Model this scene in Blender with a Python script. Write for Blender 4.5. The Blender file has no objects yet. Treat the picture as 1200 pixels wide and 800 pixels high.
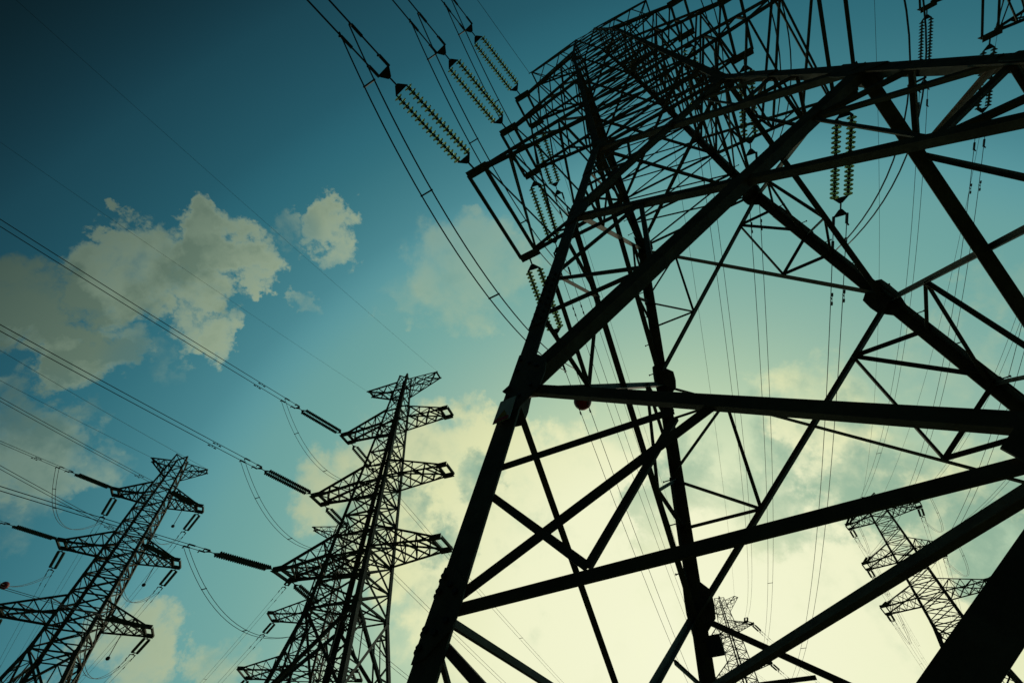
import bpy, math, random
from mathutils import Vector as V, Matrix
random.seed(7)
SC = bpy.context.scene
COL = SC.collection
R = math.radians

# ------------------------------------------------------------------ camera
S = 22.0                       # metres per unit of the survey grid used below
LB = -0.0792                   # survey height of the ground under the near tower
def W(x, y, h): return V((x * S, y * S, (h - LB) * S))
PITCH = 50.66
cam = bpy.data.cameras.new('camera')
cam.sensor_width = 36.0
cam.lens = 580.55 / 1200 * 36
cam.clip_start = 0.05
cam.clip_end = 5000
co = bpy.data.objects.new('camera', cam)
co.location = W(0, 0, 0)
co.rotation_euler = (R(90 + PITCH), R(0), 0)
COL.objects.link(co)
co.rotation_euler = (Matrix.Rotation(R(90 + PITCH), 3, 'X') @ Matrix.Rotation(R(0.115), 3, 'Z')).to_euler()
SC.camera = co

# ------------------------------------------------------------------ sky, sun, exposure
SUN_AZ, SUN_EL = 21.0, 20.0    # degrees right of straight ahead / above the horizon
SUND = V((math.sin(R(SUN_AZ)) * math.cos(R(SUN_EL)), math.cos(R(SUN_AZ)) * math.cos(R(SUN_EL)), math.sin(R(SUN_EL))))
SC.view_settings.view_transform = 'Standard'
SC.view_settings.look = 'None'
SC.view_settings.exposure = 0
SC.view_settings.gamma = 1
SC.view_settings.use_curve_mapping = False
world = bpy.data.worlds.new('World')
SC.world = world
world.use_nodes = True
nt = world.node_tree
nt.nodes.clear()
def N(tree, typ, **kw):
    n = tree.nodes.new(typ)
    for k, v in kw.items():
        if k.startswith('i_'):
            n.inputs[int(k[2:])].default_value = v
        else:
            setattr(n, k, v)
    return n
def math_node(tree, op, a, b=None, clamp=False):
    n = tree.nodes.new('ShaderNodeMath'); n.operation = op; n.use_clamp = clamp
    for i, s in enumerate((a, b)):
        if s is None: continue
        if isinstance(s, (int, float)): n.inputs[i].default_value = s
        else: tree.links.new(s, n.inputs[i])
    return n.outputs[0]
def maprange(tree, val, a, b, c=0.0, d=1.0, smooth=True):
    n = tree.nodes.new('ShaderNodeMapRange'); n.clamp = True
    if smooth: n.interpolation_type = 'SMOOTHSTEP'
    tree.links.new(val, n.inputs[0])
    n.inputs[1].default_value = a; n.inputs[2].default_value = b
    n.inputs[3].default_value = c; n.inputs[4].default_value = d
    return n.outputs[0]
def dirof(px, py):
    """compass direction of a spot of sky, from the survey camera"""
    f = 580.55; th = R(PITCH)
    a, b = (px - 600) / f, (400 - py) / f
    d = V((a, math.cos(th) - b * math.sin(th), math.sin(th) + b * math.cos(th)))
    return d.normalized()
def lin(c):
    return tuple(((v / 255) / 12.92 if v / 255 < .04045 else ((v / 255 + .055) / 1.055) ** 2.4) for v in c)
tc = N(nt, 'ShaderNodeTexCoord')
DIR = tc.outputs['Generated']
sky = N(nt, 'ShaderNodeTexSky', sky_type='NISHITA', sun_disc=False)
sky.sun_elevation = R(SUN_EL)
sky.sun_rotation = R(SUN_AZ)
sky.air_density = 1.0; sky.dust_density = 1.5; sky.ozone_density = 1.0
def vdot(vec, src=None):
    n = N(nt, 'ShaderNodeVectorMath', operation='DOT_PRODUCT')
    nt.links.new(src or DIR, n.inputs[0]); n.inputs[1].default_value = vec
    return n.outputs['Value']
def angle_to(vec):
    return math_node(nt, 'ARCCOSINE', vdot(vec))
def ramp(val, stops, hi, interp='LINEAR'):
    x = math_node(nt, 'DIVIDE', val, hi, True)
    r = N(nt, 'ShaderNodeValToRGB')
    els = r.color_ramp.elements; r.color_ramp.interpolation = interp
    while len(els) < len(stops): els.new(0.5)
    for e, (p, c) in zip(els, stops):
        e.position = p / hi; e.color = (*lin(c), 1)
    nt.links.new(x, r.inputs[0])
    return r.outputs['Color']
GLOW = dirof(815, 790)
ang = angle_to(GLOW)
# evening sky seen through thin haze: pale round the veiled sun, teal and darker away from it
grade = ramp(ang, [(R(0), (243, 245, 206)), (R(15), (238, 241, 202)), (R(22), (205, 220, 182)), (R(29), (168, 197, 168)), (R(35), (144, 181, 164)), (R(42), (114, 167, 159)), (R(48), (104, 158, 155)), (R(51), (92, 152, 157)), (R(54), (74, 134, 143)),
                   (R(60), (53, 112, 123)), (R(64), (44, 103, 117)), (R(68), (36, 88, 102)), (R(76), (24, 64, 77)), (R(80), (18, 50, 61)), (R(85), (9, 29, 35)), (R(95), (6, 20, 25)), (R(180), (5, 11, 12))], math.pi, 'B_SPLINE')
# cloud banks: where they stand in the sky (direction), how wide, how dense
BANKS = [(10, 350, 60, .9), (50, 360, 40, .8), (125, 272, 22, .85), (105, 320, 40, .95), (150, 300, 38, .9), (165, 335, 48, 1.0), (120, 350, 40, .85), (195, 315, 34, .8), (232, 270, 26, .95), (255, 300, 40, 1.0), (300, 300, 30, .95), (310, 330, 18, .7), (225, 345, 34, .85), (220, 385, 22, .6), (255, 390, 22, .6),
         (65, 400, 34, .7), (110, 415, 42, .95), (150, 400, 30, .7), (390, 262, 24, .8), (398, 295, 24, .7), (380, 300, 20, .6), (345, 268, 20, .5), (365, 357, 16, .5), (460, 350, 24, .4), (190, 425, 26, .4),
         (535, 320, 62, .62), (590, 310, 45, .55), (20, 470, 46, .6), (60, 520, 60, .75), (105, 555, 36, .6), (30, 560, 50, .65), (10, 610, 40, .4), (150, 770, 55, .8), (265, 785, 40, .65),
         (400, 570, 55, .75), (450, 540, 60, .8), (520, 560, 75, 1.0), (480, 610, 80, 1.0), (600, 548, 55, .9), (560, 660, 90, 1.0), (690, 545, 50, .8), (740, 640, 130, 1.0), (660, 610, 80, 1.0),
         (980, 540, 110, .8), (1080, 600, 90, .85), (1120, 430, 60, .55), (1180, 340, 50, .5), (1040, 490, 40, .5), (1180, 560, 80, .7), (930, 610, 90, .9), (1160, 680, 70, .6), (700, 760, 200, 1.0), (950, 740, 200, 1.0), (450, 780, 90, .4)]
n1 = N(nt, 'ShaderNodeTexNoise'); n1.inputs['Scale'].default_value = 6.5; n1.inputs['Detail'].default_value = 9; n1.inputs['Roughness'].default_value = .56
n1.inputs['Distortion'].default_value = .35
nt.links.new(DIR, n1.inputs['Vector'])
n2 = N(nt, 'ShaderNodeTexNoise'); n2.inputs['Scale'].default_value = 17; n2.inputs['Detail'].default_value = 8; n2.inputs['Roughness'].default_value = .6
nt.links.new(DIR, n2.inputs['Vector'])
wn = N(nt, 'ShaderNodeTexNoise'); wn.inputs['Scale'].default_value = 13; wn.inputs['Detail'].default_value = 8; wn.inputs['Roughness'].default_value = .62
nt.links.new(DIR, wn.inputs['Vector'])
w1 = N(nt, 'ShaderNodeVectorMath', operation='SUBTRACT'); nt.links.new(wn.outputs['Color'], w1.inputs[0]); w1.inputs[1].default_value = (.5, .5, .5)
w2 = N(nt, 'ShaderNodeVectorMath', operation='SCALE'); nt.links.new(w1.outputs[0], w2.inputs[0]); w2.inputs['Scale'].default_value = .22
w3 = N(nt, 'ShaderNodeVectorMath', operation='ADD'); nt.links.new(DIR, w3.inputs[0]); nt.links.new(w2.outputs[0], w3.inputs[1])
w4 = N(nt, 'ShaderNodeVectorMath', operation='NORMALIZE'); nt.links.new(w3.outputs[0], w4.inputs[0])
WDIR = w4.outputs[0]
acc = None
for (px, py, rad, dens) in BANKS:
    d0 = dirof(px, py)
    half = d0.angle(dirof(px + rad * (1 if px < 600 else -1), py))
    b = maprange(nt, vdot(d0, WDIR), math.cos(half * 1.55), 1.0, 0.0, dens * 1.12)
    acc = b if acc is None else math_node(nt, 'MAXIMUM', acc, b)
wob = math_node(nt, 'ADD', math_node(nt, 'MULTIPLY', math_node(nt, 'SUBTRACT', n1.outputs['Fac'], .5), 2.1),
                math_node(nt, 'MULTIPLY', math_node(nt, 'SUBTRACT', n2.outputs['Fac'], .5), .8))
cl = math_node(nt, 'ADD', acc, math_node(nt, 'MULTIPLY', wob, math_node(nt, 'MULTIPLY', maprange(nt, acc, 0, .30), 1.0)))
cloud = maprange(nt, cl, .20, 1.0)
thin = None                                        # veils one can see the blue through
for (px, py, rad, k) in [(560, 320, 75, .6), (1130, 420, 70, .55), (1185, 340, 60, .5), (60, 530, 90, .3), (345, 275, 26, .4), (365, 355, 26, .5), (460, 350, 28, .7), (985, 420, 60, .4), (175, 425, 40, .4)]:
    d0 = dirof(px, py); half = d0.angle(dirof(px + rad * (1 if px < 600 else -1), py))
    b = maprange(nt, vdot(d0), math.cos(half * 1.6), math.cos(half * .4), 0.0, k)
    thin = b if thin is None else math_node(nt, 'MAXIMUM', thin, b)
cloud = math_node(nt, 'MULTIPLY', cloud, math_node(nt, 'SUBTRACT', 1.0, thin))
# cloud body: dull grey-olive cores, paler sunward rims, cream near the sun
lit = ramp(ang, [(R(0), (246, 247, 214)), (R(18), (240, 242, 204)), (R(30), (222, 226, 178)), (R(42), (176, 190, 156)), (R(52), (166, 182, 152)), (R(58), (156, 173, 146)), (R(66), (126, 146, 126)), (R(73), (92, 112, 100)), (R(80), (62, 82, 76)), (R(95), (40, 52, 50)), (R(180), (20, 30, 32))], math.pi)
core = ramp(ang, [(R(0), (243, 244, 208)), (R(11), (226, 232, 192)), (R(20), (158, 188, 160)), (R(30), (138, 172, 150)), (R(42), (126, 160, 142)), (R(55), (118, 144, 124)), (R(66), (92, 114, 100)), (R(78), (48, 68, 64)), (R(95), (26, 38, 40)), (R(180), (16, 26, 28))], math.pi)
n3 = N(nt, 'ShaderNodeTexNoise'); n3.inputs['Scale'].default_value = 12; n3.inputs['Detail'].default_value = 9; n3.inputs['Roughness'].default_value = .58
nt.links.new(DIR, n3.inputs['Vector'])
DARKS = [(845, 530, 70, 1.0), (770, 605, 34, .8), (905, 590, 50, .8), (1010, 560, 60, .7), (985, 490, 40, .5), (1120, 600, 60, .7), (1180, 650, 70, .9), (1070, 520, 40, .5), (480, 600, 30, .5), (560, 560, 26, .5), (530, 640, 26, .45), (420, 590, 30, .4),
         (40, 365, 90, .75), (10, 340, 80, .95), (140, 395, 60, .35), (190, 320, 70, .3), (270, 310, 40, .2), (60, 480, 60, .5), (240, 345, 30, .3), (95, 340, 45, .35)]
dk = None
for (px, py, rad, dens) in DARKS:
    d0 = dirof(px, py)
    half = d0.angle(dirof(px + rad * (1 if px < 600 else -1), py))
    b = maprange(nt, vdot(d0, WDIR), math.cos(half * 1.5), 1.0, 0.0, dens)
    dk = b if dk is None else math_node(nt, 'MAXIMUM', dk, b)
shade = maprange(nt, math_node(nt, 'ADD', math_node(nt, 'MULTIPLY', dk, 1.0), math_node(nt, 'MULTIPLY', math_node(nt, 'SUBTRACT', n3.outputs['Fac'], .5), 2.0)), .05, .85)
shade = math_node(nt, 'ADD', shade, math_node(nt, 'MULTIPLY', math_node(nt, 'MULTIPLY', maprange(nt, ang, R(42), R(56)), maprange(nt, cl, .55, 1.25)), .55), True)
def mix(fac, a, b, typ='MIX'):
    m = N(nt, 'ShaderNodeMixRGB', blend_type=typ)
    if isinstance(fac, (int, float)): m.inputs[0].default_value = fac
    else: nt.links.new(fac, m.inputs[0])
    nt.links.new(a, m.inputs[1]); nt.links.new(b, m.inputs[2])
    return m.outputs[0]
cloudcol = mix(shade, lit, core)
NIS = N(nt, 'ShaderNodeMixRGB', blend_type='MULTIPLY'); NIS.inputs[0].default_value = 1
nt.links.new(sky.outputs[0], NIS.inputs[1]); NIS.inputs[2].default_value = (.0012, .0016, .0014, 1)
clear = mix(1.0, grade, NIS.outputs[0], 'ADD')
final = mix(cloud, clear, cloudcol)
sc = N(nt, 'ShaderNodeVectorMath', operation='SCALE'); nt.links.new(final, sc.inputs[0]); sc.inputs['Scale'].default_value = 10.0
bg = N(nt, 'ShaderNodeBackground'); bg.inputs['Strength'].default_value = 0.1
nt.links.new(sc.outputs[0], bg.inputs['Color'])
out = N(nt, 'ShaderNodeOutputWorld'); nt.links.new(bg.outputs[0], out.inputs['Surface'])

sl = bpy.data.lights.new('sun', 'SUN'); sl.energy = 0.5; sl.angle = R(10); sl.color = (1, .9, .7)
so = bpy.data.objects.new('sun', sl); so.rotation_euler = SUND.to_track_quat('Z', 'Y').to_euler(); so.location = (0, 0, 80)
COL.objects.link(so)

# ------------------------------------------------------------------ materials
def material(name, col, rough=.6, metal=0., var=.35, scale=6., col2=None, trans=0., bump=0., spec=.5):
    m = bpy.data.materials.new(name); m.use_nodes = True
    t = m.node_tree; p = t.nodes['Principled BSDF']
    p.inputs['Roughness'].default_value = rough; p.inputs['Metallic'].default_value = metal; p.inputs['Specular IOR Level'].default_value = spec
    if trans: p.inputs['Transmission Weight'].default_value = trans
    c = N(t, 'ShaderNodeTexCoord'); n = N(t, 'ShaderNodeTexNoise'); n.inputs['Scale'].default_value = scale; n.inputs['Detail'].default_value = 7; n.inputs['Roughness'].default_value = .65
    t.links.new(c.outputs['Object'], n.inputs['Vector'])
    r = N(t, 'ShaderNodeValToRGB'); r.color_ramp.elements[0].position = .35; r.color_ramp.elements[1].position = .68
    c2 = col2 or tuple(v * (1 - var) for v in col)
    r.color_ramp.elements[0].color = (*c2, 1); r.color_ramp.elements[1].color = (*col, 1)
    t.links.new(n.outputs['Fac'], r.inputs[0]); t.links.new(r.outputs[0], p.inputs['Base Color'])
    if bump:
        b = N(t, 'ShaderNodeBump'); b.inputs['Strength'].default_value = bump; b.inputs['Distance'].default_value = .02
        t.links.new(n.outputs['Fac'], b.inputs['Height']); t.links.new(b.outputs[0], p.inputs['Normal'])
    return m
STEEL = material('weathered_galvanised_steel', (.17, .15, .105), .72, .0, col2=(.09, .075, .05), scale=5, bump=.25, spec=.2)
BOLT = material('bolt_steel', (.06, .055, .045), .55, .3)
WIRE = material('aluminium_wire', (.06, .06, .058), .5, .3, scale=20)
GLASS = material('greenish_glass', (.70, .75, .30), .3, 0, trans=.72, var=.15, scale=30)
CAP = material('cast_iron_cap', (.05, .045, .04), .6, .2)
RED = material('faded_red_paint', (.55, .02, .02), .5, 0, var=.3)
CONC = material('concrete', (.32, .31, .28), .9, 0, scale=8, bump=.5)
SIGNW = material('sign_white', (.8, .78, .66), .5, 0, var=.25)
SIGNY = material('sign_yellow', (.9, .6, .05), .5, 0, var=.2)
SIGNR = material('sign_red', (.7, .03, .02), .5, 0, var=.2)
BOX = material('dark_enamel', (.03, .03, .03), .5, 0)
GRASS = material('grass', (.06, .075, .022), .95, 0, scale=3, col2=(.03, .04, .012), bump=.8)

# ------------------------------------------------------------------ mesh helpers
class MB:
    def __init__(s): s.v = []; s.f = []
    def add(s, vs, fs):
        o = len(s.v); s.v += [tuple(x) for x in vs]; s.f += [tuple(i + o for i in f) for f in fs]
    def extrude(s, prof, p, q, x, y):
        """closed profile (list of 2D points on axes x,y) from p to q"""
        n = len(prof)
        vs = [p + x * a + y * b for a, b in prof] + [q + x * a + y * b for a, b in prof]
        fs = [(i, (i + 1) % n, n + (i + 1) % n, n + i) for i in range(n)] + [tuple(range(n - 1, -1, -1)), tuple(range(n, 2 * n))]
        s.add(vs, fs)
    def angle(s, p, q, w, n, t=None, inner=0., flip=False, w2=None):
        """steel angle: one flange flat in the face (normal n), the other turned inwards"""
        t = t or max(.008, w * .1); w2 = w2 or w
        d = (q - p).normalized(); n = (n - d * n.dot(d)).normalized(); x = d.cross(n)
        if flip: x = -x
        a, b = p - n * inner - x * w / 2, q - n * inner - x * w / 2
        s.extrude([(0, 0), (w, 0), (w, -t), (t, -t), (t, -w2), (0, -w2)], a, b, x, n)
    def box(s, c, x, y, z):
        vs = [c + x * i + y * j + z * k for k in (-1, 1) for j in (-1, 1) for i in (-1, 1)]
        s.add(vs, [(0, 2, 3, 1), (4, 5, 7, 6), (0, 1, 5, 4), (2, 6, 7, 3), (0, 4, 6, 2), (1, 3, 7, 5)])
    def cyl(s, p, q, r, n=6, r2=None):
        d = (q - p).normalized(); x = d.orthogonal().normalized(); y = d.cross(x); r2 = r if r2 is None else r2
        A = [(math.cos(2 * math.pi * i / n), math.sin(2 * math.pi * i / n)) for i in range(n)]
        vs = [p + x * a * r + y * b * r for a, b in A] + [q + x * a * r2 + y * b * r2 for a, b in A]
        s.add(vs, [(i, (i + 1) % n, n + (i + 1) % n, n + i) for i in range(n)] + [tuple(range(n - 1, -1, -1)), tuple(range(n, 2 * n))])
    def tube(s, pts, r, n=6):
        rings = []; o = len(s.v); x = None
        for i, p in enumerate(pts):
            d = (pts[min(i + 1, len(pts) - 1)] - pts[max(i - 1, 0)]).normalized()
            x = d.orthogonal().normalized() if x is None else (x - d * x.dot(d)).normalized()
            y = d.cross(x)
            s.v += [tuple(p + x * math.cos(2 * math.pi * k / n) * r + y * math.sin(2 * math.pi * k / n) * r) for k in range(n)]
        for i in range(len(pts) - 1):
            for k in range(n):
                a, b = o + i * n + k, o + i * n + (k + 1) % n
                s.f.append((a, b, b + n, a + n))
        e = o + (len(pts) - 1) * n
        s.f += [tuple(range(o + n - 1, o - 1, -1)), tuple(range(e, e + n))]
    def lathe(s, prof, n=14, base=V((0, 0, 0))):
        o = len(s.v)
        for r, z in prof:
            s.v += [tuple(base + V((r * math.cos(2 * math.pi * k / n), r * math.sin(2 * math.pi * k / n), z))) for k in range(n)]
        for i in range(len(prof) - 1):
            for k in range(n):
                a, b = o + i * n + k, o + i * n + (k + 1) % n
                s.f.append((a, b, b + n, a + n))
        e = o + (len(prof) - 1) * n
        s.f += [tuple(range(o + n - 1, o - 1, -1)), tuple(range(e, e + n))]
    def mesh(s, name, mat, smooth=False):
        me = bpy.data.meshes.new(name); me.from_pydata(s.v, [], s.f); me.materials.append(mat)
        if smooth:
            for p in me.polygons: p.use_smooth = True
        me.update(); return me
    def build(s, name, mat, parent=None, smooth=False):
        return link(name, s.mesh(name, mat, smooth), parent)
def link(name, data, parent=None):
    o = bpy.data.objects.new(name, data); COL.objects.link(o)
    if parent is not None: o.parent = parent
    return o
def thing(name, label, cat, loc=(0, 0, 0), rz=0., group=None):
    o = link(name, None); o.location = loc; o.rotation_euler = (0, 0, rz); o.empty_display_size = .5
    return tag(o, label, cat, group)
def tag(o, label, cat, group=None):
    o['label'] = label; o['category'] = cat
    if group: o['group'] = group
    return o

# ------------------------------------------------------------------ ground
MOUNDS = []
def ground_z(x, y):
    return sum(h * math.exp(-((x - a) ** 2 + (y - b) ** 2) / (r * r)) for a, b, h, r in MOUNDS)

# ------------------------------------------------------------------ the lattice tower
RR = .2327 / math.sqrt(2)
L0, L1, L2, L2X, L3, KM = .557, .3600, .1590, .1540, .0606, .0665
TOPZ = 1.40
HW = [(LB, RR * (1 - LB)), (L0, RR * (1 - L0)), (1.153, .049), (TOPZ, .026)]
SLIM = 1.0                     # how much narrower the upper body of a tower is
def hw(h):
    k = 1 - (1 - SLIM) * min(1, max(0, (h - L0) / .45))
    for (a, x), (b, y) in zip(HW, HW[1:]):
        if h <= b: return k * (x + (y - x) * (h - a) / (b - a))
    return k * HW[-1][1]
SGN = {'A': (1, 1), 'B': (1, -1), 'D': (-1, -1), 'E': (-1, 1)}
FACES = [('E', 'A', V((0, 1, 0))), ('A', 'B', V((1, 0, 0))), ('B', 'D', V((0, -1, 0))), ('D', 'E', V((-1, 0, 0)))]
def corner(k, h):
    w = hw(h) * S
    return V((SGN[k][0] * w, SGN[k][1] * w, (h - LB) * S))
def fp(F, u, h):
    return corner(F[0], h) * (1 - u) / 2 + corner(F[1], h) * (1 + u) / 2
DEF = dict(z=[.689, .922, 1.153, 1.40], l=[.231, .201, .176, .157], r=[.230, .193, .166, .157], w=[.077, .045, .032, .018])
UPPER = [L0, .622, .689, .748, .81, .866, .922, .98, 1.037, 1.095, 1.153, 1.215, 1.277, 1.338, 1.40]

_b = MB(); _b.cyl(V((0, 0, -.01)), V((0, 0, .022)), .02, 6); BOLTME = _b.mesh('bolt_head', BOLT)
def gusset(F, k, h, size, root, fine, bolts=True):
    """shaped plate bolted over a joint on leg k, in face F"""
    n = F[2]; sgn = 1 if F[0] == k else -1
    p = corner(k, h); up = (corner(k, h + .02) - p).normalized(); inn = (corner(F[1] if F[0] == k else F[0], h) - p).normalized()
    n = (n - up * n.dot(up)).normalized()
    prof = [(0.0, -1.0), (.35, -.95), (.95, -.45), (1.0, -.05), (.95, .45), (.35, .95), (0.0, 1.0)]
    b = MB(); a = p + n * .016
    pts = [a + inn * x * size * .8 + up * y * size for x, y in prof]
    m = len(pts); b.add(pts + [q - n * .014 for q in pts], [tuple(range(m)), tuple(range(2 * m - 1, m - 1, -1))] + [(i, m + i, m + (i + 1) % m, (i + 1) % m) for i in range(m)])
    g = b.build('gusset_plate', STEEL, root)
    if fine and k == 'A' and h < .2:
        q = n.to_track_quat('Z', 'Y').to_euler()
        for x, y in [(.12, -.75), (.12, -.4), (.12, .4), (.12, .75), (.45, -.5), (.45, .5), (.7, -.3), (.7, .3)]:
            o = link('bolt_head', BOLTME, g); o.location = a + inn * x * size * .8 + up * y * size; o.rotation_euler = q

def make_tower(label, loc, yaw, arms=DEF, fine=False, group='lattice pylons of the power lines', thick=1.0, top=TOPZ, slim=1.0):
    global SLIM
    SLIM = slim
    lat = 1.0 if thick == 1.0 else 1.25
    root = thing('transmission_tower', label, 'pylon', loc, yaw, group)
    b = MB
    # legs: one rolled angle per corner, straight to the waist and steeper above
    for k, (sx, sy) in SGN.items():
        m = MB(); x, y = V((-sx, 0, 0)), V((0, -sy, 0))
        st = [(LB - .01, .215), (L1, .205), (L0, .19), (1.153, .13), (top, .10)]
        t = .022; rings = []
        for h, w in st:
            w *= thick; c = corner(k, h)
            rings.append([c, c + x * w, c + x * w + y * t, c + x * t + y * t, c + x * t + y * w, c + y * w])
        for r0, r1 in zip(rings, rings[1:]):
            o = len(m.v); m.v += [tuple(q) for q in r0 + r1]
            m.f += [(o + i, o + (i + 1) % 6, o + 6 + (i + 1) % 6, o + 6 + i) for i in range(6)]
        m.add(rings[-1], [tuple(range(6))]); m.add(rings[0], [tuple(range(5, -1, -1))])
        leg = m.build('leg', STEEL, root)
        f = MB(); c = corner(k, LB)
        f.box(V((c.x - sx * .1, c.y - sy * .1, .02)), V((.45, 0, 0)), V((0, .45, 0)), V((0, 0, .3)))
        f.box(V((c.x - sx * .1, c.y - sy * .1, .335)), V((.3, 0, 0)), V((0, .3, 0)), V((0, 0, .02)))
        f.build('footing', CONC, root)
        if fine:
            # spliced leg joints with bolted cover plates
            for h0 in (.205, .46):
                c0, c1 = corner(k, h0), corner(k, h0 + .055)
                up = (c1 - c0)
                for ax, nn in ((x, -y), (y, -x)):
                    o = ax * .1; sp = MB()
                    sp.box((c0 + c1) / 2 + o + nn * .013, ax * .09, up / 2, nn * .010)
                    sp.build('splice_plate', STEEL, leg)
                    if k == 'A' and h0 < .3:
                        for i in range(8):
                            for s2 in (.045, .15):
                                bo = link('bolt_head', BOLTME, leg); bo.location = c0 + up * (i + .5) / 8 + ax * s2 + nn * .024
                                bo.rotation_euler = nn.to_track_quat('Z', 'Y').to_euler()
            if k in 'BD':
                sb = MB(); sb.cyl(V((0, 0, 0)), V((0, 0, .17)), .011, 6); sb.cyl(V((0, 0, .16)), V((0, 0, .178)), .02, 6)
                me = sb.mesh('step_bolt', BOLT)
                h = .02; i = 0
                while h < 1.2:
                    c = corner(k, h); ax = (y if i % 2 else x); nn = (-x if i % 2 else -y)
                    w_ = link('step_bolt', me, leg); w_.location = c + ax * .09
                    w_.rotation_euler = nn.to_track_quat('Z', 'Y').to_euler(); h += .0185; i += 1
    for F in FACES:
        n = F[2]
        def bar(name, a, c, w, inner=0., flip=False, w2=None):
            m = MB(); m.angle(fp(F, *a), fp(F, *c), w * thick, n, inner=inner, flip=flip, w2=w2); return m.build(name, STEEL, root)
        T = .045
        # bottom: horizontal beam and inverted-V legs
        m = MB(); m.angle(fp(F, -1, L3), fp(F, 0, L3), .068 * thick, n, inner=.03, w2=.03); m.build('horizontal_beam', STEEL, root)
        m = MB(); m.angle(fp(F, 1, L3), fp(F, 0, L3), .068 * thick, n, inner=.03, flip=True, w2=.03); m.build('horizontal_beam', STEEL, root)
        for s in (-1, 1):
            bar('foot_brace', (0, L3 - .0026), (s, LB + .0112), .165, .042, s > 0, .06)
            bar('main_brace', (s, L2), (.01 * s, KM), .098, .0, s > 0, .065)
            # bracing inside the triangle above the beam
            ties = (((s, .112), (.5 * s, .110), .07), ((s * .97, L3 + .003), (.42 * s, .106), .085), ((s, .106), (.69 * s, L3 + .003), .07), ((.5 * s, .107), (.69 * s, L3 + .003), .06),
                            ((s, L3 - .004), (.5 * s, -.006), .07), ((s, -.004), (.5 * s, -.006), .06))
            if F[0] in 'AD': ties = (ties[0],) + ties[-2:] if s > 0 else ties[-2:]
            for a, c, w in ties:
                bar('tie_bar', a, c, w * .85, T, False, w * .45)
        # crossed panels
        DW = {'E': (.16, .10), 'A': (.10, .12), 'B': (.06, .115), 'D': (.10, .18)}[F[0]]
        for hi, lo, wd, w2 in ((L1, L2X, DW, .06), (L0, L1 + .006, (.11, .11), .05)):
            bar('diagonal_brace', (-1, hi), (1, lo), wd[0], -.004); bar('diagonal_brace', (1, hi), (-1, lo), wd[1], .02, True)
            # where the crossing bars pass a quarter of the way
            a_ = hw(hi); b_ = hw(lo); tc_ = a_ / (a_ + b_)
            def on(u, up):                   # height on a diagonal at u (towards its own top or bottom)
                # along diagonal from (-1,hi) to (1,lo): param q, u = ((1-q)*-a + q*b)/w(h)
                q0, q1 = (0, tc_) if up else (tc_, 1)
                for _ in range(40):
                    q = (q0 + q1) / 2; h = hi + (lo - hi) * q; uu = (-(1 - q) * a_ + q * b_) / hw(h)
                    if uu < (u if not up else -u): q0 = q
                    else: q1 = q
                return hi + (lo - hi) * q
            ht, hb = on(.48, True), on(.49, False); mid = (ht + hb) / 2
            for s in (-1, 1):
                for a, c in (((s, ht + .001), (.48 * s, ht)), ((s, mid - .003), (.48 * s, ht)), ((s, mid - .006), (.49 * s, hb)), ((s, hb + .001), (.49 * s, hb)), ((.48 * s, ht), (.49 * s, hb))):
                    bar('secondary_brace', a, c, w2, T)
        # plates
        for k in (F[0], F[1]):
            gusset(F, k, L3, .30, root, fine); gusset(F, k, L2 + (.004 if k in 'BD' else 0), .47 if k in 'BD' else .50, root, fine); gusset(F, k, L1, .46, root, fine); gusset(F, k, L0, .45, root, fine, False)
        m = MB(); c = fp(F, 0, (L3 + KM) / 2); t1 = (fp(F, 1, L3) - fp(F, 0, L3)).normalized()
        pr = [(-.26, -.09), (.26, -.09), (.3, .01), (.16, .11), (-.16, .11), (-.3, .01)]
        up = V((0, 0, 1)); pts = [c + t1 * x + up * y + n * .02 for x, y in pr]
        m.add(pts + [q - n * .014 for q in pts], [tuple(range(6)), tuple(range(11, 5, -1))] + [(i, 6 + i, 6 + (i + 1) % 6, (i + 1) % 6) for i in range(6)])
        m.build('gusset_plate', STEEL, root)
        # slender upper body
        UP = [q for q in UPPER if q <= top + .001]
        for i, (a, c) in enumerate(zip(UP, UP[1:])):
            w = (.07 if a < .92 else .06 if a < 1.15 else .05) * thick
            m = MB(); m.angle(fp(F, -1, a), fp(F, 1, c), w, n, inner=0, w2=w * .6); m.build('lattice_bar', STEEL, root)
            m = MB(); m.angle(fp(F, 1, a), fp(F, -1, c), w, n, inner=.014, flip=True, w2=w * .6); m.build('lattice_bar', STEEL, root)
            m = MB(); m.angle(fp(F, -1, a), fp(F, 1, a), w, n, inner=.03); m.build('ring_bar', STEEL, root)
    # level frames: the diamond at the beam, crosses at the waist and the arm roots
    mids = [fp(F, 0, L3) for F in FACES]
    for i in range(4):
        m = MB(); m.angle(mids[i], mids[(i + 1) % 4], .085 * thick, V((0, 0, -1)), inner=-.05); m.build('plan_brace', STEEL, root)
    for h in (L0, .689, .922, 1.153, top):
        for a, c in (('A', 'D'), ('B', 'E')):
            m = MB(); m.angle(corner(a, h), corner(c, h), .07, V((0, 0, -1)), inner=-.02 if a == 'A' else .0); m.build('plan_brace', STEEL, root)
    # arms
    plates = {}
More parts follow.
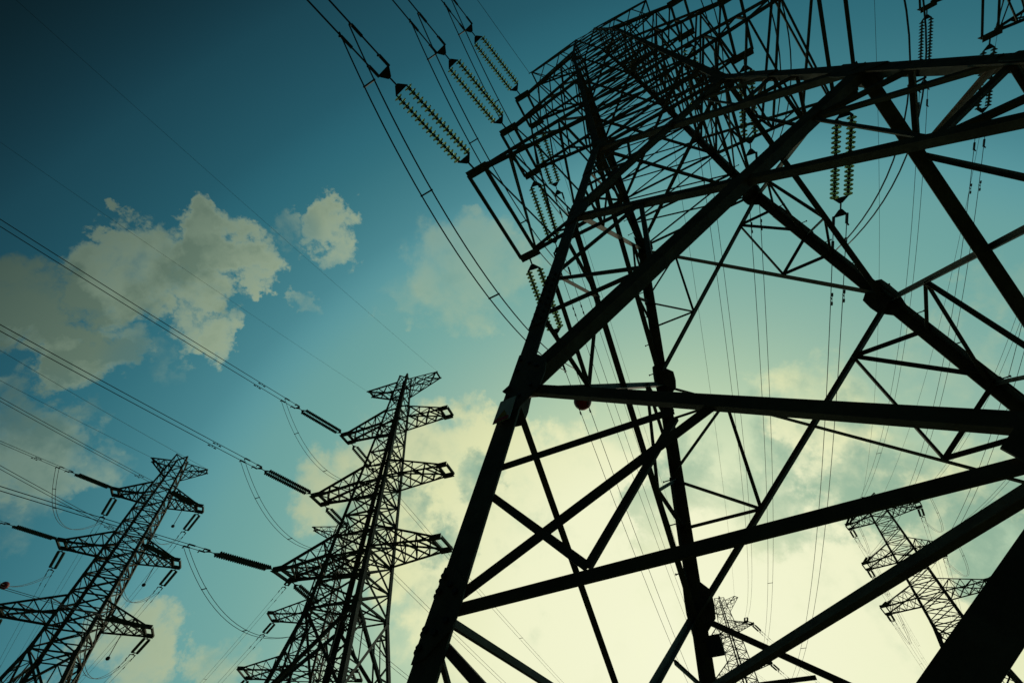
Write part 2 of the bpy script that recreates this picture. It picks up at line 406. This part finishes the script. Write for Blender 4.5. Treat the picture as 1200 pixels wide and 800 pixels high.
    for i in range(4):
        z = arms['z'][i]; earth = i == 3
        for sd in (1, -1):
            L = arms['l' if sd > 0 else 'r'][i] * S; tw = arms['w'][i] * S
            arm = link('earth_wire_arm' if earth else 'cross_arm', None, root); arm.empty_display_size = .3
            zz = min(z, top); low = zz - .055 if earth else zz; upz = zz if earth else zz + .062
            zt = (z - LB) * S; pl = .12 if earth else .30
            bl = {s: V((sd * hw(low) * S, s * hw(low) * S, (low - LB) * S)) for s in (1, -1)}
            bu = {s: V((sd * hw(upz) * S, s * hw(upz) * S, (upz - LB) * S)) for s in (1, -1)}
            tip = {s: V((sd * (L - pl), s * tw, zt - (.10 if earth else 0))) for s in (1, -1)}
            tiu = {s: V((sd * (L - pl), s * tw, zt + (0 if earth else .2))) for s in (1, -1)}
            w = (.075 if earth else .10) * thick; wl = (.045 if earth else .055) * thick
            for s in (1, -1):
                out_ = V((0, s, 0))
                m = MB(); m.angle(bl[s], tip[s], w, out_); m.build('chord', STEEL, arm)
                m = MB(); m.angle(bu[s], tiu[s], w * .9, out_); m.build('chord', STEEL, arm)
                # tip plate the strings hang from
                m = MB(); c = V((sd * L, s * tw, zt))
                if earth:
                    m.box(c + V((-sd * pl / 2, 0, -.04)), V((pl * .8, 0, 0)), V((0, .012, 0)), V((0, 0, .07)))
                else:
                    m.box(c + V((-sd * .05, 0, .1)), V((.36, 0, 0)), V((0, .016, 0)), V((0, 0, .15)))
                    m.box(c + V((-sd * .05, 0, -.035)), V((.36, 0, 0)), V((0, .13, 0)), V((0, 0, .012)))
                m.build('tip_plate', STEEL, arm)
                plates[(i, sd, s)] = c
                np_ = 3 if earth else 4
                for q in range(np_):
                    a0, a1 = q / np_, (q + 1) / np_
                    p0, p1 = bl[s].lerp(tip[s], a0), bu[s].lerp(tiu[s], a1)
                    m = MB(); m.angle(p0, p1, wl, out_, inner=.012); m.build('lacing_bar', STEEL, arm)
                    if q: m = MB(); m.angle(p0, bu[s].lerp(tiu[s], a0), wl, out_, inner=.02); m.build('lacing_bar', STEEL, arm)
            for dx in ((pl,) if earth else (.28, -.3)):
                m = MB(); m.angle(V((sd * (L - dx), tw, zt)), V((sd * (L - dx), -tw, zt)), w, V((0, 0, -1)), inner=.0); m.build('tip_bar', STEEL, arm)
            np_ = 3 if earth else 4
            for q in range(np_):
                a0, a1 = q / np_, (q + 1) / np_; s = 1 if q % 2 else -1
                m = MB(); m.angle(bl[s].lerp(tip[s], a0), bl[-s].lerp(tip[-s], a1), wl, V((0, 0, -1)), inner=.0); m.build('lacing_bar', STEEL, arm)
                m = MB(); m.angle(bl[-s].lerp(tip[-s], a0), bl[s].lerp(tip[s], a1), wl, V((0, 0, -1)), inner=.014); m.build('lacing_bar', STEEL, arm)
                m = MB(); m.angle(bu[s].lerp(tiu[s], a0), bu[-s].lerp(tiu[-s], a1), wl, V((0, 0, 1)), inner=.0); m.build('lacing_bar', STEEL, arm)
    M = Matrix.Translation(V(loc)) @ Matrix.Rotation(yaw, 4, 'Z')
    return root, {k: M @ v for k, v in plates.items()}, M

def at(x, y, dz): return V((x * S, y * S, dz * S))
def arms_of(q, w=(.060, .045, .032, .018)):
    Z, L = (.692, .921, 1.142, 1.37), (.24, .205, .178, .157)
    d = q[3] * 0
    return dict(z=[Z[i] + q[4 + i] for i in range(4)], l=[L[i] + q[8 + i] for i in range(4)], r=[L[i] + q[12 + i] for i in range(4)], w=list(w))
TQ = dict(
    T2=[-.3997, 1.2881, 2.7831, -.0447, .0032, .0045, .0182, -.0061, .0088, .0103, .0053, -.01, -.0052, .0153, .0173, -.013],
    T3=[-1.5686, 1.9281, 3.5223, .0706, -.022, .0027, .0288, -.0092, .0151, .0058, -.0172, -.0431, -.0111, -.0028, .0012, -.0268],
    T4=[2.1558, 2.6156, 2.459, .4376, -.0029, -.0037, .0086, 0, -.014, -.0026, .0008, 0, .0066, -.0378, .0153, 0],
    T5=[1.5558, 3.8387, 2.0956, .2566, 0, -.0041, .0202, -.015, 0, 0, 0, 0, 0, .0022, .0048, -.007],
    T6=[-.907, 2.466, 3.2, .046] + [0] * 12)
YAW0 = 3.40476918 - math.pi / 4
near, PM, MM = make_tower('huge dark lattice pylon close overhead, its thick legs and beams crossing the picture', at(.18786, .20744, 0), YAW0, fine=True)
_, P2, _m = make_tower('black lattice pylon left of the huge one, three cables leaving its left arms', at(*TQ['T2'][:2], TQ['T2'][3]), TQ['T2'][2], arms_of(TQ['T2'], (.034, .026, .022, .016)), thick=1.4, slim=.68)
_, P3, _m = make_tower('lattice pylon in the lower left corner, insulators hanging on both sides of it', at(*TQ['T3'][:2], TQ['T3'][3]), TQ['T3'][2], arms_of(TQ['T3'], (.046, .036, .027, .016)), thick=1.45)
_, P4, _m = make_tower('far lattice pylon behind the thick beams in the lower right corner', at(*TQ['T4'][:2], TQ['T4'][3]), TQ['T4'][2], dict(arms_of(TQ['T4']), z=arms_of(TQ['T4'])['z'][:3] + [1.25], l=arms_of(TQ['T4'])['l'][:3] + [.06], r=arms_of(TQ['T4'])['r'][:3] + [.06]), thick=1.25, top=1.277)
_, P5, _m = make_tower('tiny far pylon half hidden behind the joint of the central leg, at the bottom', at(*TQ['T5'][:2], TQ['T5'][3]), TQ['T5'][2], arms_of(TQ['T5']), thick=1.1)
_, P6, _m = make_tower('far pylon nearly hidden behind the three-cable pylon, only left arm tips showing', at(*TQ['T6'][:2], TQ['T6'][3]), TQ['T6'][2], arms_of(TQ['T6']), thick=1.2)
RT = [1.069, .008, YAW0, .187]
_, PR, _m = make_tower('pylon above the top right corner, only the tips of its arms in the picture', at(*RT[:2], RT[3]), RT[2])
for q in list(TQ.values()) + [RT]:
    MOUNDS.append((q[0] * S, q[1] * S, q[3] * S, 10 if q is RT else 16))

# plates fixed to the near tower's legs
pA = corner('A', .1405); upA = (corner('A', .16) - pA).normalized(); xA = V((-1, 0, 0)); nA = V((0, 1, 0))
m = MB(); m.box(pA + xA * .085 + nA * .045, xA * .085, upA * .15, nA * .004); sg = m.build('warning_plate', SIGNW, near)
m = MB(); cc = pA + xA * .085 + nA * .052
m.add([cc - upA * .11 - xA * .06, cc - upA * .11 + xA * .06, cc + upA * .0], [(0, 1, 2), (2, 1, 0)]); m.v = m.v; m.build('warning_triangle', SIGNY, sg)
m = MB(); m.box(cc - upA * .125 + nA * .002, xA * .07, upA * .02, nA * .002); m.build('warning_bar', SIGNR, sg)
pB = corner('B', .137); m = MB(); m.box(pB + V((-.28, .03, 0)), V((.12, 0, 0)), V((0, .012, 0)), V((0, 0, .15))); bx = m.build('number_plate', BOX, near)
m = MB(); m.box(pB + V((-.17, .045, .08)), V((.05, 0, 0)), V((0, .012, 0)), V((0, 0, .015))); m.build('bracket', BOLT, bx)

# ------------------------------------------------------------------ insulators, conductors, jumpers
disc = MB(); disc.lathe([(.028, .0), (.05, .004), (.05, .045), (.06, .055)], 10); CAPME = disc.mesh('cap', CAP)
disc = MB(); disc.lathe([(.03, .048), (.085, .058), (.128, .085), (.130, .096), (.112, .092), (.095, .098), (.075, .088), (.04, .092), (.022, .075)], 14)
DISCME = disc.mesh('glass_disc', GLASS, True)
ND, PIT = 17, .146
def frame(d):
    d = d.normalized(); x = d.cross(V((0, 0, 1))).normalized(); return d, x, x.cross(d)
def string(P, d, label, group, fine=True, nd=ND):
    """double tension string from a tip plate; returns the yoke end"""
    d, x, y = frame(d)
    t = thing('insulator_string', label, 'insulator', P, 0, group)
    rot = d.to_track_quat('Z', 'Y').to_euler()
    l0 = .55; l1 = l0 + nd * PIT; O = V((0, 0, 0))
    m = MB(); m.tube([O, d * .12, d * .2], .022); m.cyl(d * .1, d * .36, .03)
    m.build('shackle', BOLT, t)
    for a, b in ((l0 - .2, l0), (l1 + .2, l1)):
        m = MB(); c = [d * a - x * .05, d * a + x * .05, d * b + x * .24, d * b - x * .24]
        m.add([q + y * .01 for q in c] + [q - y * .01 for q in c], [(0, 1, 2, 3), (7, 6, 5, 4), (0, 4, 5, 1), (1, 5, 6, 2), (2, 6, 7, 3), (3, 7, 4, 0)]); m.build('yoke_plate', BOLT, t)
    for s in (-1, 1):
        o = x * s * .2
        m = MB(); m.cyl(d * (l0 - .02) + o, d * (l1 + .02) + o, .02, 6)
        if not fine:
            for i in range(nd):
                c = d * (l0 + i * PIT) + o; m.cyl(c, c + d * .05, .045, 6)
        ds = m.build('disc_chain', CAP if fine else GLASS_FAR, t)
        if not fine:
            mm = MB()
            for i in range(nd):
                c = d * (l0 + i * PIT) + o; mm.cyl(c + d * .05, c + d * .10, .06, 8, .125)
            mm.build('glass_discs', GLASS_FAR, ds)
            continue
        mm = MB()
        for i in range(nd):
            g = link('glass_disc', DISCME, ds); g.location = d * (l0 + i * PIT) + o; g.rotation_euler = rot
            c = d * (l0 + i * PIT) + o; mm.cyl(c, c + d * .052, .048, 8)
        mm.build('caps', CAP, ds)
    m = MB(); m.tube([d * (l1 + .16), d * (l1 + .32), d * (l1 + .48)], .024); m.build('shackle', BOLT, t)
    m = MB(); c = [d * (l1 + .42) - x * .05, d * (l1 + .42) + x * .05, d * (l1 + .66) + x * .23, d * (l1 + .66) - x * .23]
    m.add([q + y * .01 for q in c] + [q - y * .01 for q in c], [(0, 1, 2, 3), (7, 6, 5, 4), (0, 4, 5, 1), (1, 5, 6, 2), (2, 6, 7, 3), (3, 7, 4, 0)]); m.build('yoke_plate', BOLT, t)
    return P + d * (l1 + .62), d, x
GLASS_FAR = material('weathered_glass', (.16, .17, .10), .4, 0, var=.2)
def bundle(pts, label, group, r=.02, sep=.2, name='twin_conductor', spacers=(), clamps=(), dampers=()):
    """two sub-conductors side by side along a path, with spacers, dead-end clamps and dampers"""
    P = pts[0]; t = thing(name, label, 'jumper' if name == 'jumper_cable' else 'power line', P, 0, group)
    n = len(pts); xs = []
    for i in range(n):
        d = (pts[min(i + 1, n - 1)] - pts[max(i - 1, 0)]).normalized()
        x = d.cross(V((0, 0, 1)))
        xs.append(x.normalized() if x.length > .15 else xs[-1])
    if name == 'jumper_cable':
        d = pts[-1] - pts[0]; x = d.cross(V((0, 0, 1))).normalized(); xs = [x] * n
    for s in (-1, 1):
        m = MB(); m.tube([p - P + x * s * sep for p, x in zip(pts, xs)], r); m.build('wire', WIRE, t, True)
    cum = [0]
    for a, b in zip(pts, pts[1:]): cum.append(cum[-1] + (b - a).length)
    def pos(dist):
        if dist < 0: dist += cum[-1]
        for i in range(n - 1):
            if cum[i + 1] >= dist:
                q = (dist - cum[i]) / (cum[i + 1] - cum[i]); return pts[i].lerp(pts[i + 1], q) - P, xs[i], (pts[i + 1] - pts[i]).normalized()
        return pts[-1] - P, xs[-1], (pts[-1] - pts[-2]).normalized()
    for q in spacers:
        c, x, d = pos(q); m = MB(); m.box(c, x * (sep + .03), d * .02, d.cross(x) * .015); m.build('spacer', BOLT, t)
    for q in clamps:
        c, x, d = pos(abs(q) if q >= 0 else q)
        for s in (-1, 1):
            m = MB(); e = c + x * s * sep; m.cyl(e, e + d * .35, .045, 6); m.cyl(e + d * .33, e + d * .36 - V((0, 0, .12)), .03, 6); m.build('dead_end_clamp', BOLT, t)
    for q in dampers:
        c, x, d = pos(q)
        for s in (-1, 1):
            e = c + x * s * sep - V((0, 0, .09)); m = MB(); m.cyl(e - d * .2, e + d * .2, .01, 5); m.cyl(e - d * .26, e - d * .13, .035, 6); m.cyl(e + d * .13, e + d * .26, .035, 6); m.box(e + V((0, 0, .05)), d * .02, x * .012, V((0, 0, .06)))
            m.build('vibration_damper', BOLT, t)
    return t
def ray_path(P, az, s0, k, t0, t1, n=40):
    """a line leaving P on a bearing, slope s0 at the tower and sagging towards mid-span"""
    d = V((math.sin(az), math.cos(az), 0)); kk = k / S
    return [P + d * t + V((0, 0, s0 * t + kk * t * t)) for t in [t0 + (t1 - t0) * (i / (n - 1)) ** 1.3 for i in range(n)]]
def span_path(a, b, sag, n=48):
    return [a.lerp(b, i / (n - 1)) - V((0, 0, 4 * sag * (i / (n - 1)) * (1 - i / (n - 1)))) for i in range(n)]
def droop(a, b, sag, n=26):
    return span_path(a, b, sag, n)
LEV = ['lowest', 'middle', 'topmost']
SIDE = {1: 'left', -1: 'right'}
def dead_end(P, az, s0, k, lab, cab_lab, fine, grp_i, grp_c, length, r=.02, nd=ND, sep=.2, spac=(30, 70, 110), end=None, sag=None):
    """string + conductor leaving tip plate P; returns the clamp point for the jumper"""
    if end is None:
        d = V((math.sin(az), math.cos(az), s0))
    else:
        d = (end - P); d.z -= 4 * sag
    tip, d, x = string(P, d, lab, grp_i, fine, nd)
    if end is None:
        hd = math.hypot(tip.x - P.x, tip.y - P.y)
        pts = ray_path(P, az, s0, k, hd, length)
        off = tip - pts[0]; pts = [p + off * max(0, 1 - i / 8) for i, p in enumerate(pts)]
    else:
        pts = span_path(tip, end, sag)
    bundle(pts, cab_lab, grp_c, r, sep, spacers=spac, clamps=(0, .9), dampers=(3.2,))
    return tip + d * 1.3

G_I, G_C, G_J = 'double insulator strings', 'twin power lines', 'jumper loops under the arms'
# ---- near tower
E1 = V((math.cos(YAW0), math.sin(YAW0), 0))
far_sag = {(0, 1): 5.0, (1, 1): 3.6, (2, 1): 3.0, (0, -1): 2.5, (1, -1): 2.4, (2, -1): 3.6}
for sd in (1, -1):
    for i in range(3):
        w = f'{LEV[i]} {SIDE[sd]} arm of the huge pylon'
        end = P5[(i, sd, 1)]
        e5, _, _ = string(end, (PM[(i, sd, -1)] - end).normalized() + V((0, 0, -.1)), f'tiny insulator string on the near side of the tiny pylon, {LEV[i]} {SIDE[sd]} arm', 'insulators of the tiny far pylon', False)
        b_ = dead_end(PM[(i, sd, -1)], 0, 0, 0, f'glass insulator pair on the far side of the {w}', f'twin cable running down into the distance from the {w}', True, G_I, G_C, 0,
                      r=.013, end=e5, sag=far_sag[(i, sd)], spac=(40,))
        a_ = dead_end(PM[(i, sd, 1)], R(-140.5), -.10, .02, f'glass insulator pair stretched up and left off the {w}' if sd > 0 else f'glass insulator pair on the viewer side of the {w}',
                      f'twin cable drawn up over the viewer from the {w}', True, G_I, G_C, 90, r=.024, spac=(25, 55))
        bundle([p + E1 * (0 if sd > 0 else -1.3 * 4 * i_ / 25 * (1 - i_ / 25)) for i_, p in enumerate(droop(a_, b_, 2.3 if sd > 0 else 2.2))], f'slack jumper cable looping under the {w}', G_J, r=.02, name='jumper_cable', spacers=(1.5, 4.5, 8), sep=.16)
# ---- earth wires of the near tower
def earth(pts, label, r=.011):
    m = MB(); P = pts[0]; m.tube([p - P for p in pts], r, 5); o = m.build('earth_wire', WIRE, None, True); o.location = P
    return tag(o, label, 'earth wire', 'single earth wires')
for sd in (1, -1):
    if sd > 0: earth(ray_path(PM[(3, sd, 1)], R(-141), -.06, .02, 0, 80), 'thin single wire rising left from the top left tip of the huge near pylon')
    earth(span_path(PM[(3, sd, -1)], P5[(3, sd, 1)], 2.2), f'thin single wire falling away from the top {SIDE[sd]} tip of the huge pylon')
# ---- second tower (left of the near one): only its left circuit is strung
T2S = {0: -.2075, 1: -.1625, 2: -.2175}
for i in range(3):
    w = f'{LEV[i]} left arm, pylon left of the huge one'
    a_ = dead_end(P2[(i, 1, 1)], R(-153), T2S[i], .02, f'olive insulator pair stretched left from the {w}', f'twin cable drawn left from the {w}', False, G_I, G_C, 130, r=.018, nd=24)
    b_ = dead_end(P2[(i, 1, -1)], R(24), -.10, .01, f'dark insulator pair sloping away behind the {w}', f'faint twin cable sinking away behind the {w}', False, G_I, G_C, 150, r=.014, nd=14)
    bundle(droop(a_, b_, 2.6), f'long slack jumper loop under the {w}', G_J, r=.013, name='jumper_cable', spacers=(2.5, 6, 9), sep=.16)
for sd, s0, wd in ((1, -.27, 'left'), (-1, -.2575, 'right')):
    earth(ray_path(P2[(3, sd, 1)], R(-153), s0, .02, 0, 110), f'thin single wire drawn left from the {wd} peak, pylon left of the huge one', .006)
# ---- third tower (lower left corner): strung on both sides
JUMP3 = {}; JB = 15
T3S = {(2, 1): -.28, (1, 1): -.245, (0, 1): -.24, (2, -1): -.245, (1, -1): -.16, (0, -1): -.2}
for sd in (1, -1):
    for i in range(3):
        w = f'{LEV[i]} {SIDE[sd]} arm of the corner pylon'
        a_ = dead_end(P3[(i, sd, 1)], R(-171), T3S[(i, sd)], .02, f'thin insulator pair stretched left from the {w}', f'twin cable running to the left edge from the {w}', False, G_I, G_C, 130, r=.018, nd=24)
        b_ = dead_end(P3[(i, sd, -1)], R(-40.3), -.05, .02, f'dark insulator pair hanging down left from the {w}', f'thin twin cable sinking left from the {w}', False, G_I, G_C, 120, r=.014, nd=22)
        JUMP3[(i, sd)] = droop(a_, b_, 2.6)
        bundle(JUMP3[(i, sd)], f'slack jumper loop under the {w}', G_J, r=.018, name='jumper_cable', spacers=(2, 4), sep=.12)
        if sd < 0:
            p = (P3[(i, sd, 1)] + P3[(i, sd, -1)]) / 2; c = p.lerp(V((TQ['T3'][0] * S, TQ['T3'][1] * S, p.z)), .35)
            m = MB(); m.cyl(V((0, 0, 0)), V((0, 0, -2.0)), .03, 6); o = m.build('jumper_support', BOLT); o.location = c
            tag(o, f'short rod with a round weight hanging under the {w}', 'jumper support', 'weighted jumper rods')
            m = MB(); m.lathe([(.02, -2.25), (.12, -2.2), (.16, -2.1), (.12, -2.0), (.02, -1.95)], 10); m.build('weight', BOLT, o, True)
for sd, wd, s0 in ((1, 'left', -.2925), (-1, 'right', -.285)):
    earth(ray_path(P3[(3, sd, 1)], R(-171), s0, .02, 0, 110), f'thin single wire to the left edge from the {wd} peak of the corner pylon', .013)
# ---- the pylon hidden behind the second one
for i in (0, 1, 2):
    w = f'{LEV[i]} left arm tip, nearly hidden pylon'
    dead_end(P6[(i, 1, -1)], R(-36), -.08, .01, f'dark insulator pair hanging down left from the {w}', f'faint twin cable sinking left from the {w}', False, G_I, G_C, 130, r=.014, nd=15)
# ---- tower above the top right corner, strung to the far pylon at the lower right
for sd in (1, -1):
    for i in range(3):
        w = f'{LEV[i]} {SIDE[sd]} arm, top corner pylon'
        end = P4[(i, sd, 1)]
        e4, d4, _ = string(end, (PR[(i, sd, -1)] - end).normalized() + V((0, 0, -.12)), f'small insulator pair on the near side of the {LEV[i]} {SIDE[sd]} arm, lower right pylon', G_I, False)
        dead_end(PR[(i, sd, -1)], 0, 0, 0, f'insulator pair hanging from the {w}', f'twin cable descending to the lower right pylon from the {w}', False, G_I, G_C, 0, r=.013, end=e4, sag=2.6, spac=(35,))
        b_ = dead_end(P4[(i, sd, -1)], R(36.7), .08, .015, f'short dark insulator pair hanging down right from the {LEV[i]} {SIDE[sd]} arm, lower right pylon',
                      f'faint twin cable going on beyond the {LEV[i]} {SIDE[sd]} arm, lower right pylon', False, G_I, G_C, 120, r=.016, nd=15)
        bundle(droop(e4 + d4 * 1.2, b_, 3.2), f'thin jumper loop at the {LEV[i]} {SIDE[sd]} arm, lower right pylon', G_J, r=.016, name='jumper_cable', spacers=(3,), sep=.08)
    earth(span_path(PR[(3, sd, -1)], P4[(3, sd, 1)], 2.0), f'thin single wire to the lower right pylon from the {SIDE[sd]} peak, top corner pylon')
for sd in (1, -1):
    for i in range(3):
        dead_end(P5[(i, sd, -1)], R(38), -.02, .01, f'tiny insulator block beyond the {LEV[i]} {SIDE[sd]} arm of the tiny pylon', f'hair-thin twin cable beyond the {LEV[i]} {SIDE[sd]} arm of the tiny pylon', False, 'insulators of the tiny far pylon', G_C, 100, r=.014, nd=15)

# ---- red warning balls on the cables
def ball(c, r, label):
    m = MB(); n = 12
    m.lathe([(max(.01, r * math.sin(math.pi * i / n)), -r * math.cos(math.pi * i / n)) for i in range(n + 1)], 20)
    o = m.build('marker_ball', RED, None, True); o.location = c; tag(o, label, 'marker ball', 'red marker balls')
    m = MB(); m.lathe([(r * 1.012, -.015), (r * 1.012, .015)], 20); m.build('seam_band', BOLT, o)
a, b = PM[(0, 1, -1)], P5[(0, 1, 1)]
ball(a.lerp(b, .078) - V((0, 0, 4 * 5.0 * .078 * .922)), .36, 'dark red ball on a cable just under the long beam, right of the left leg')
ball(JUMP3[(1, 1)][JB], .30, 'dark red ball at the left edge beside the corner pylon')

# ------------------------------------------------------------------ ground sheet
NG = 120; EXT = 1500.0
gv = []; gf = []
for j in range(NG + 1):
    for i in range(NG + 1):
        def g(t): t = 2 * t / NG - 1; return math.copysign(abs(t) ** 2.4, t) * EXT
        x, y = g(i) + 20, g(j) + 20
        gv.append((x, y, ground_z(x, y) - .02 + .12 * math.sin(x * .21) * math.sin(y * .17) * (1 if math.hypot(x, y) > 15 else 0)))
for j in range(NG):
    for i in range(NG):
        a = j * (NG + 1) + i; gf.append((a, a + 1, a + NG + 2, a + NG + 1))
me = bpy.data.meshes.new('ground'); me.from_pydata(gv, [], gf); me.materials.append(GRASS)
for p in me.polygons: p.use_smooth = True
go = link('ground', me); go['kind'] = 'structure'; go['label'] = 'rough dark grass ground under the pylons'
